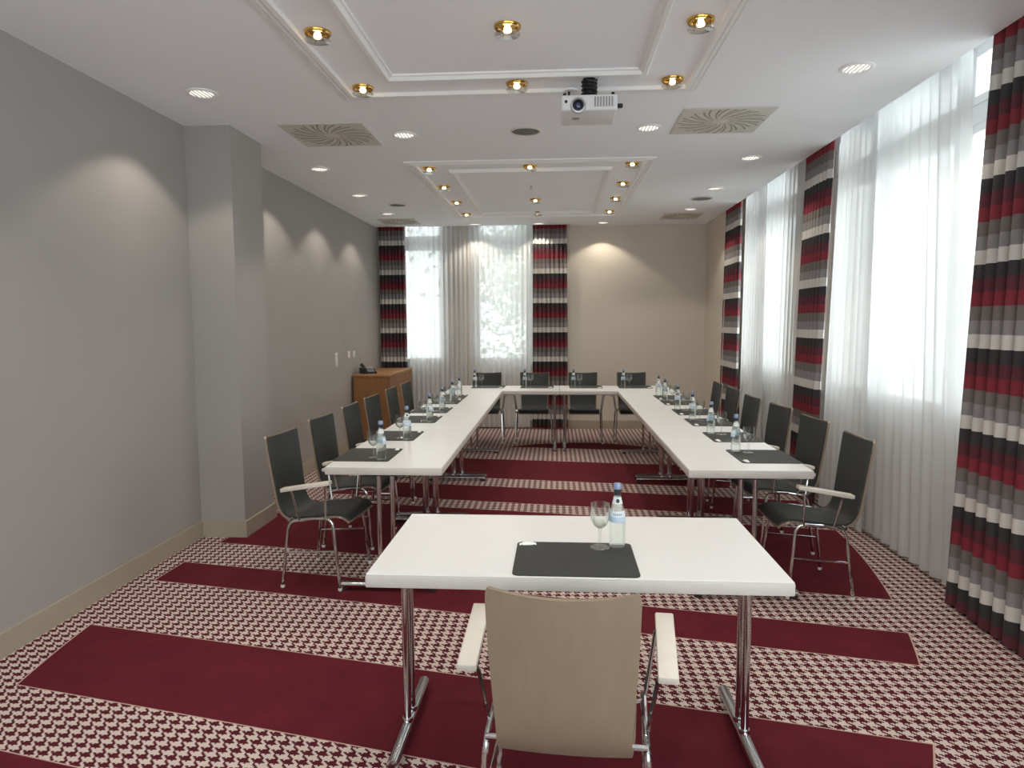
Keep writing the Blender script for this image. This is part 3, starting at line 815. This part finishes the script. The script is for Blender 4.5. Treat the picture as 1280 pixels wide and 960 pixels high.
# ------------------------------------------------------------------ outside
struct('ground', BX(-30, 30, -5, 45, -.6, -.5), 'bounce_ground', smooth=False)
def tree(label, x, y, h, r, n, seed):
    rnd = random.Random(seed)
    t = thing('tree', label, 'tree', (x, y, -.5), 0, 'trees outside the windows')
    obj('trunk', TU([(0, 0, 0), (.05, 0, h*.3), (0, .08, h*.7)], [.16, .12, .05], 10), 'bark', t)
    bm = bmesh.new(); clumps = [(rnd.gauss(0, r*.42), rnd.gauss(0, r*.42), h*.62+rnd.gauss(0, h*.2), rnd.uniform(.35, .8)*r*.5) for _ in range(26)]
    for k in range(n):
        cx, cy, cz, cr = clumps[k % 26]
        p = Vector((rnd.gauss(cx, cr*.55), rnd.gauss(cy, cr*.55), max(.5, rnd.gauss(cz, cr*.55))))
        a = Vector((rnd.gauss(0, 1), rnd.gauss(0, 1), rnd.gauss(0, 1))).normalized(); b = a.orthogonal().normalized(); s = rnd.uniform(.05, .11)
        q = [bm.verts.new(p-a*s), bm.verts.new(p+b*s*.55), bm.verts.new(p+a*s), bm.verts.new(p-b*s*.55)]
        bm.faces.new(q)
    obj('foliage', bm, 'leaf', t, smooth=False)
tree('leafy tree outside the right back window', -.3, 14.5, 5.6, 2.6, 5200, 1)
tree('leafy tree outside the left back window', -7.2, 21., 7.5, 2.8, 4200, 2)

# ------------------------------------------------------------------ daylight
w = bpy.data.worlds.new('overcast sky'); S.world = w; w.use_nodes = True
nt = w.node_tree; nt.nodes.clear()
o_ = nt.nodes.new('ShaderNodeOutputWorld'); bg = nt.nodes.new('ShaderNodeBackground')
bg.inputs[0].default_value = (.93, .97, 1., 1); bg.inputs[1].default_value = 2.8
nt.links.new(bg.outputs[0], o_.inputs[0])
def portal(loc, rot, sx, sy):
    l = bpy.data.lights.new('window_portal', 'AREA'); l.shape = 'RECTANGLE'; l.size = sx; l.size_y = sy; l.cycles.is_portal = True
    o = bpy.data.objects.new('window_portal', l); COL.objects.link(o); o.location = loc; o.rotation_euler = rot
zc = (SILL+TOP)/2; zh = TOP-SILL
for a, b in BW: portal(((a+b)/2, YB+.22, zc), (-PI/2, 0, 0), b-a, zh)
for a, b in FW: portal(((a+b)/2, YF-.17, zc), (PI/2, 0, 0), b-a, zh)
for a, b in RW: portal((2.62, (a+b)/2, zc), (0, PI/2, 0), zh, b-a)

# ------------------------------------------------------------------ camera
F, PIT, YAW, ROL = 860.09, .0889, .0639, -.0051
cy, sy, cp, sp = math.cos(YAW), math.sin(YAW), math.cos(PIT), math.sin(PIT)
R0 = Vector((cy, sy, 0)); D = Vector((-sy*cp, cy*cp, -sp)); U0 = Vector((-sy*sp, cy*sp, cp))
c_, s_ = math.cos(ROL), math.sin(ROL)
R = R0*c_+U0*s_; U = U0*c_-R0*s_
cam = bpy.data.cameras.new('camera'); cam.sensor_width = 36; cam.lens = 36*F/1280; cam.clip_start = .05
co = bpy.data.objects.new('camera', cam); COL.objects.link(co)
mw = Matrix((R, U, -D)).transposed().to_4x4(); mw.translation = Vector((0, 0, 1.55)); co.matrix_world = mw
S.camera = co

S.view_settings.view_transform = 'Standard'; S.view_settings.look = 'None'
S.view_settings.exposure = .82; S.view_settings.gamma = 1.; S.view_settings.use_curve_mapping = False
S.cycles.use_denoising = True
S.cycles.max_bounces = 10; S.cycles.diffuse_bounces = 5; S.cycles.glossy_bounces = 5; S.cycles.transmission_bounces = 8; S.cycles.transparent_max_bounces = 24
S.cycles.sample_clamp_indirect = 4.
